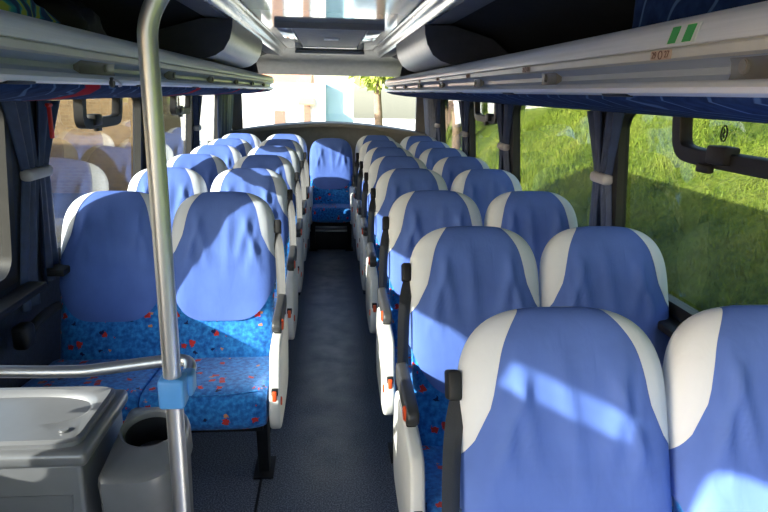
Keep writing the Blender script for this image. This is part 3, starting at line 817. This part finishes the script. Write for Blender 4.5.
bm = bmesh.new(); tube(bm, smooth_path([(-1.14, 1.20, .968), (-.80, 1.20, .968), (-.51, 1.195, .962), (-.46, 1.20, .966), (-.38, 1.21, .972), (-.315, 1.215, .978), (-.285, 1.20, .978), (-.280, 1.16, .970), (-.288, 1.12, .965)], 3), .0125, 16)
tag(from_bm('hand_rail', bm, M['steel'], None, 60), 'horizontal steel hand rail running left from the blue clamp on the pole', 'hand rail')

# ------------------------------------------------------------------ console and bin
cs = empty('console_cabinet', (-.825, 1.43, 0)); tag(cs, 'silver grey moulded console cabinet with a lid at the lower left', 'console')
bm = bmesh.new(); box(bm, (-.30, -.15, 0), (.265, .14, .70), .012, 3); from_bm('body', bm, M['grey_shell'], cs)
bm = bmesh.new(); prism(bm, [(-.30, .06), (.20, .06), (.24, .62), (-.30, .62)], -.1535, -.1495, 'y'); from_bm('front_panel', bm, M['grey_shell'], cs, 0)
bm = bmesh.new(); box(bm, (-.31, -.165, .695), (.282, .15, .735), .014, 3); rim = from_bm('top_rim', bm, M['grey_shell'], cs)
# lid: raised plate with an oval recess
bm = bmesh.new()
LX0, LX1, LY0, LY1 = -.30, .262, -.145, .135; cx, cy, ax_, ay_ = .03, .02, .20, .085
seg = 48; ex = 2.6
def sq(a, A, Bq, p): return (A*math.copysign(abs(math.cos(a))**(2/p), math.cos(a)), Bq*math.copysign(abs(math.sin(a))**(2/p), math.sin(a)))
rows = []
lay = [((LX0+LX1)/2, (LY0+LY1)/2, (LX1-LX0)/2, (LY1-LY0)/2, 12., .730), ((LX0+LX1)/2, (LY0+LY1)/2, (LX1-LX0)/2, (LY1-LY0)/2, 12., .746), ((LX0+LX1)/2, (LY0+LY1)/2, (LX1-LX0)/2-.008, (LY1-LY0)/2-.008, 12., .752),
       (cx, cy, ax_+.012, ay_+.010, 2.8, .752), (cx, cy, ax_, ay_, 2.8, .746), (cx, cy, ax_-.006, ay_-.006, 2.8, .738), (cx, cy, ax_*.5, ay_*.5, 2.4, .738)]
for (X, Y, A, Bq, p, z) in lay:
    rows.append([bm.verts.new((X+sq(2*math.pi*k/seg, A, Bq, p)[0], Y+sq(2*math.pi*k/seg, A, Bq, p)[1], z)) for k in range(seg)])
grid_faces(bm, rows, True); bm.faces.new(rows[-1]); bm.faces.new(rows[0][::-1])
lid = from_bm('lid', bm, M['grey_shell'], cs, 30)
bm = bmesh.new(); cyl(bm, (.215, -.098, .754), 'z', .012, .006, 20, .002); from_bm('lid_button', bm, M['grey_shell'], lid)

bn = empty('litter_bin', (-.465, 1.42, 0)); tag(bn, 'silver grey litter bin with a round hole in its top beside the console', 'bin')
def rr(w0, w1, d0, d1, rad, n=8):
    out = []
    for X, Y, a0, r_ in ((w1-rad, d1-rad, 0, rad), (w0+.02, d1-.02, 90, .02), (w0+.02, d0+.02, 180, .02), (w1-rad, d0+rad, 270, rad)):
        for k in range(n+1): a = R(a0+90*k/n); out.append((X+r_*math.cos(a), Y+r_*math.sin(a)))
    return out
def stack(bm, layers, cap0=True, cap1=True):
    rows = [[bm.verts.new((x, y, z)) for x, y in L] for L, z in layers]
    grid_faces(bm, rows, True)
    if cap0: bm.faces.new(rows[0][::-1])
    if cap1: bm.faces.new(rows[-1])
    return rows
bm = bmesh.new(); stack(bm, [(rr(-.062, .09, -.135, .12, .07), 0), (rr(-.065, .10, -.145, .125, .08), .59)])
from_bm('body', bm, M['grey_shell'], bn, 40)
def resample(poly, c, n=56):
    out = []
    for k in range(n):
        a = 2*math.pi*k/n; d = (math.cos(a), math.sin(a)); best = 0
        for (x0, y0), (x1, y1) in zip(poly, poly[1:]+poly[:1]):
            ex_, ey_ = x1-x0, y1-y0; den = d[0]*ey_-d[1]*ex_
            if abs(den) < 1e-9: continue
            t = ((x0-c[0])*ey_-(y0-c[1])*ex_)/den; u = ((x0-c[0])*d[1]-(y0-c[1])*d[0])/den
            if t > 0 and -1e-6 <= u <= 1+1e-6: best = max(best, t)
        out.append((c[0]+d[0]*best, c[1]+d[1]*best))
    return out
HC = (.012, .03)
o1 = resample(rr(-.066, .105, -.155, .13, .085), HC)
def inner(r_): return [(HC[0]+r_*math.cos(2*math.pi*k/56), HC[1]+r_*math.sin(2*math.pi*k/56)) for k in range(56)]
bm = bmesh.new()
stack(bm, [(o1, .594), (o1, .655), ([(x*.97, y*.97) for x, y in o1], .672), ([(x*.90, y*.90) for x, y in o1], .680), (inner(.072), .684), (inner(.067), .680), (inner(.063), .665), (inner(.058), .56)], True, True)
tp = from_bm('top', bm, M['grey_shell'], bn, 35); tp.rotation_euler = (R(9), 0, 0); tp.location = (0, .10, .012)
bm = bmesh.new(); rws = stack(bm, [(inner(.0605), .668), (inner(.056), .54)], False, True); from_bm('bin_liner', bm, M['black_plastic'], tp, 40)

# ------------------------------------------------------------------ outside
# ground on the left and behind, grass hill on the right
bm = bmesh.new(); box(bm, (-60, -30, -1.02), (3.2, 9.5, -.92)); box(bm, (-60, 9.5, -1.02), (-4.2, 60, -.92)); tag(from_bm('ground_asphalt', bm, M['asphalt'], None, 0), kind='structure')
bm = bmesh.new(); box(bm, (-4.2, 9.5, -1.02), (12, 60, -.92)); tag(from_bm('ground_yard', bm, M['pale_ground'], None, 0), kind='structure')
def hz(x, y):
    z = -.92+max(0., x-1.85)*.66*min(1., max(0., (x-1.85)/.6))
    k = min(1., max(0., (.185*y-x)/.7+.3)) if y > 8 else 0.; k = k*k*(3-2*k)
    z = z*(1-k)-1.35*k
    return z+.07*noise.noise(Vector((x*.8, y*.8, 0)))+.05*noise.noise(Vector((x*2.5, y*2.5, 3)))
bm = bmesh.new(); rows = []
for i in range(61):
    x = 1.6+(22-1.6)*(i/60)**1.5
    rows.append([bm.verts.new((x, -12+52*j/110, hz(x, -12+52*j/110) if x > 1.7 else -.95)) for j in range(111)])
grid_faces(bm, rows); hill = from_bm('ground_hillside', bm, M['grass'], None, 80); tag(hill, kind='structure')
nb = 95000
X = 2.1+rng.random(nb)**1.3*7.5; Yy = -.6+rng.random(nb)**1.2*14.9
vv = []; ff = []
for i in range(nb):
    x, y = float(X[i]), float(Yy[i]); z = hz(x, y)
    hgt = (.035+.075*rng.random())*(1+.6*noise.noise(Vector((x*.7, y*.7, 9)))); a = rng.random()*6.283; wd = .005+.006*rng.random()
    lx, ly = (rng.random(2)-.5)*.12
    c_, s_ = math.cos(a)*wd, math.sin(a)*wd
    k = len(vv); vv += [(x-c_, y-s_, z-.01), (x+c_, y+s_, z-.01), (x+lx, y+ly, z+hgt)]; ff.append((k, k+1, k+2))
me = bpy.data.meshes.new('grass'); me.from_pydata(vv, [], ff); gr = link('grass', me, M['blades']); tag(gr, 'yellow green grass covering the bank outside the right windows', 'grass', kind='stuff')

def house(name, x0, x1, y0, y1, z1, mat, label, roof=None, doors=()):
    t = empty(name, ((x0+x1)/2, (y0+y1)/2, -.92)); O = Vector(t.location); tag(t, label, 'building')
    bm = bmesh.new(); box(bm, (x0-O.x, y0-O.y, 0), (x1-O.x, y1-O.y, z1+.92)); from_bm('walls', bm, mat, t, 0)
    if roof:
        bm = bmesh.new(); prism(bm, [(y0-.3-O.y, z1+.92), (y1+.3-O.y, z1+.92), ((y0+y1)/2-O.y, z1+.92+roof)], x0-.3-O.x, x1+.3-O.x, 'x'); from_bm('roof', bm, M['tile'], t, 0)
    for (dx0, dx1, dz0, dz1, aw) in doors:
        bm = bmesh.new(); box(bm, (dx0-O.x, y0-.04-O.y, dz0+.92), (dx1-O.x, y0+.02-O.y, dz1+.92)); d = from_bm('door', bm, M['door_dark'], t, 0)
        if aw:
            bm = bmesh.new(); prism(bm, [(y0-.5-O.y, dz1+.97), (y0-O.y, dz1+1.17), (y0-O.y, dz1+1.07), (y0-.5-O.y, dz1+.92)], dx0-.15-O.x, dx1+.15-O.x, 'x'); from_bm('awning', bm, M['tile'], d, 0)
    return t
house('white_outbuilding', -3.6, -.15, 21.5, 26, 1.75, M['white_wall'], 'white rendered outbuilding with two brown doors seen through the rear window', None, ((-1.86, -1.50, -.92, .85, False), (-.88, -.66, -.92, 1.05, True)))
house('blue_shaded_wall', -.15, .80, 21.8, 26, 1.78, M['blue_wall_shaded'], 'pale blue wall, darkened for shade, right of the white outbuilding outside the rear window')  # separate block standing in for the building's shaded side wall
house('tiled_house', -9, -1.2, 31, 37, 1.6, M['white_wall'], 'white house with terracotta roof behind the outbuildings', 1.8)
house('brick_building', -22, -3.9, 15, 17, 3.2, M['brick'], 'brown brick building outside the left windows')
# stone wall beyond the front left window
bm = bmesh.new(); rows = []
box(bm, (-22, 11.0, -.92), (-7.2, 11.6, 3.0)); box(bm, (-22, 10.9, 3.0), (-7.1, 11.7, 3.12))
tag(from_bm('stone_boundary', bm, M['stone'], None, 0), 'warm rubble stone boundary outside the front left window', 'stone boundary')

def tree(x, y, hgt, r, mat, label, n=2600, seed=1):
    t = empty('tree', (x, y, -.95)); tag(t, label, 'tree', 'trees outside the rear windows')
    bm = bmesh.new(); pp = smooth_path([(0, 0, 0), (.05, 0, hgt*.3), (-.05, .05, hgt*.6), (.05, 0, hgt*.9)], 2); tube(bm, pp, [.17*(1-.7*q/len(pp)) for q in range(len(pp))], 10); from_bm('trunk', bm, M['bark'], t)
    r2 = np.random.default_rng(seed); vs = []; fs = []
    for i in range(n):
        d = r2.normal(size=3); d /= np.linalg.norm(d); rr_ = r*(.35+.65*r2.random()**.5); c = np.array((d[0]*rr_, d[1]*rr_, hgt*.75+d[2]*rr_*.9))
        u = r2.normal(size=3); u /= np.linalg.norm(u); v = np.cross(u, r2.normal(size=3)); v /= np.linalg.norm(v); s = .10+.10*r2.random()
        k = len(vs); vs += [tuple(c-u*s), tuple(c+v*s*.5), tuple(c+u*s), tuple(c-v*s*.5)]; fs.append((k, k+1, k+2, k+3))
    me = bpy.data.meshes.new('foliage'); me.from_pydata(vs, [], fs); link('foliage', me, mat, t)
tree(1.40, 18.6, 4.6, 1.05, M['leaf'], 'sunlit yellow green tree outside the rear window, right of the blue wall', 900, 2)
tree(4.2, 22.5, 4.2, 1.4, M['leaf'], 'yellow green tree behind the rear right corner of the bus', 1600, 5)
tree(3.3, 16.4, 4.0, 1.0, M['leaf_dark'], 'dark tree seen through the last window on the right', 1800, 8)

# ------------------------------------------------------------------ light
sd = Vector((1., .5, -.44)).normalized()
su = bpy.data.lights.new('sun', 'SUN'); su.energy = 26.; su.angle = R(.6); su.color = (1., .97, .93)
so = bpy.data.objects.new('sun', su); COL.objects.link(so); so.rotation_euler = sd.to_track_quat('-Z', 'Y').to_euler(); so.location = (-8, -6, 5)
wd = bpy.data.worlds.new('sky'); SC.world = wd; wd.use_nodes = True; nt = wd.node_tree
sky = nt.nodes.new('ShaderNodeTexSky'); sky.sky_type = 'NISHITA'; sky.sun_disc = False; sky.sun_elevation = math.asin(-sd.z); sky.sun_rotation = math.atan2(-sd.x, -sd.y)
sky.air_density = 1.; sky.dust_density = 2.
bgn = nt.nodes['Background']; nt.links.new(sky.outputs[0], bgn.inputs[0]); bgn.inputs[1].default_value = .95

# ------------------------------------------------------------------ camera
Wt = Matrix(((0.9962709244247536, 0.0019296078932426707, -0.08625845905895428), (-0.08387065108868169, 0.25627143388208296, -0.9629593273144935), (0.02024744506863946, 0.9666029323302302, 0.25547761580771206)))
cam = bpy.data.cameras.new('camera'); co_ = bpy.data.objects.new('camera', cam); COL.objects.link(co_)
co_.matrix_world = Matrix.Translation((0, 0, 1.52)) @ Wt.to_4x4()
cam.sensor_width = 36; cam.lens = 620/768*36; cam.clip_start = .02; cam.clip_end = 300
SC.camera = co_
vs_ = SC.view_settings; vs_.view_transform = 'Standard'; vs_.look = 'None'; vs_.gamma = 1.; vs_.use_curve_mapping = False; vs_.exposure = .12
SC.cycles.max_bounces = 10; SC.cycles.diffuse_bounces = 6; SC.cycles.transparent_max_bounces = 24; SC.cycles.sample_clamp_indirect = 8.
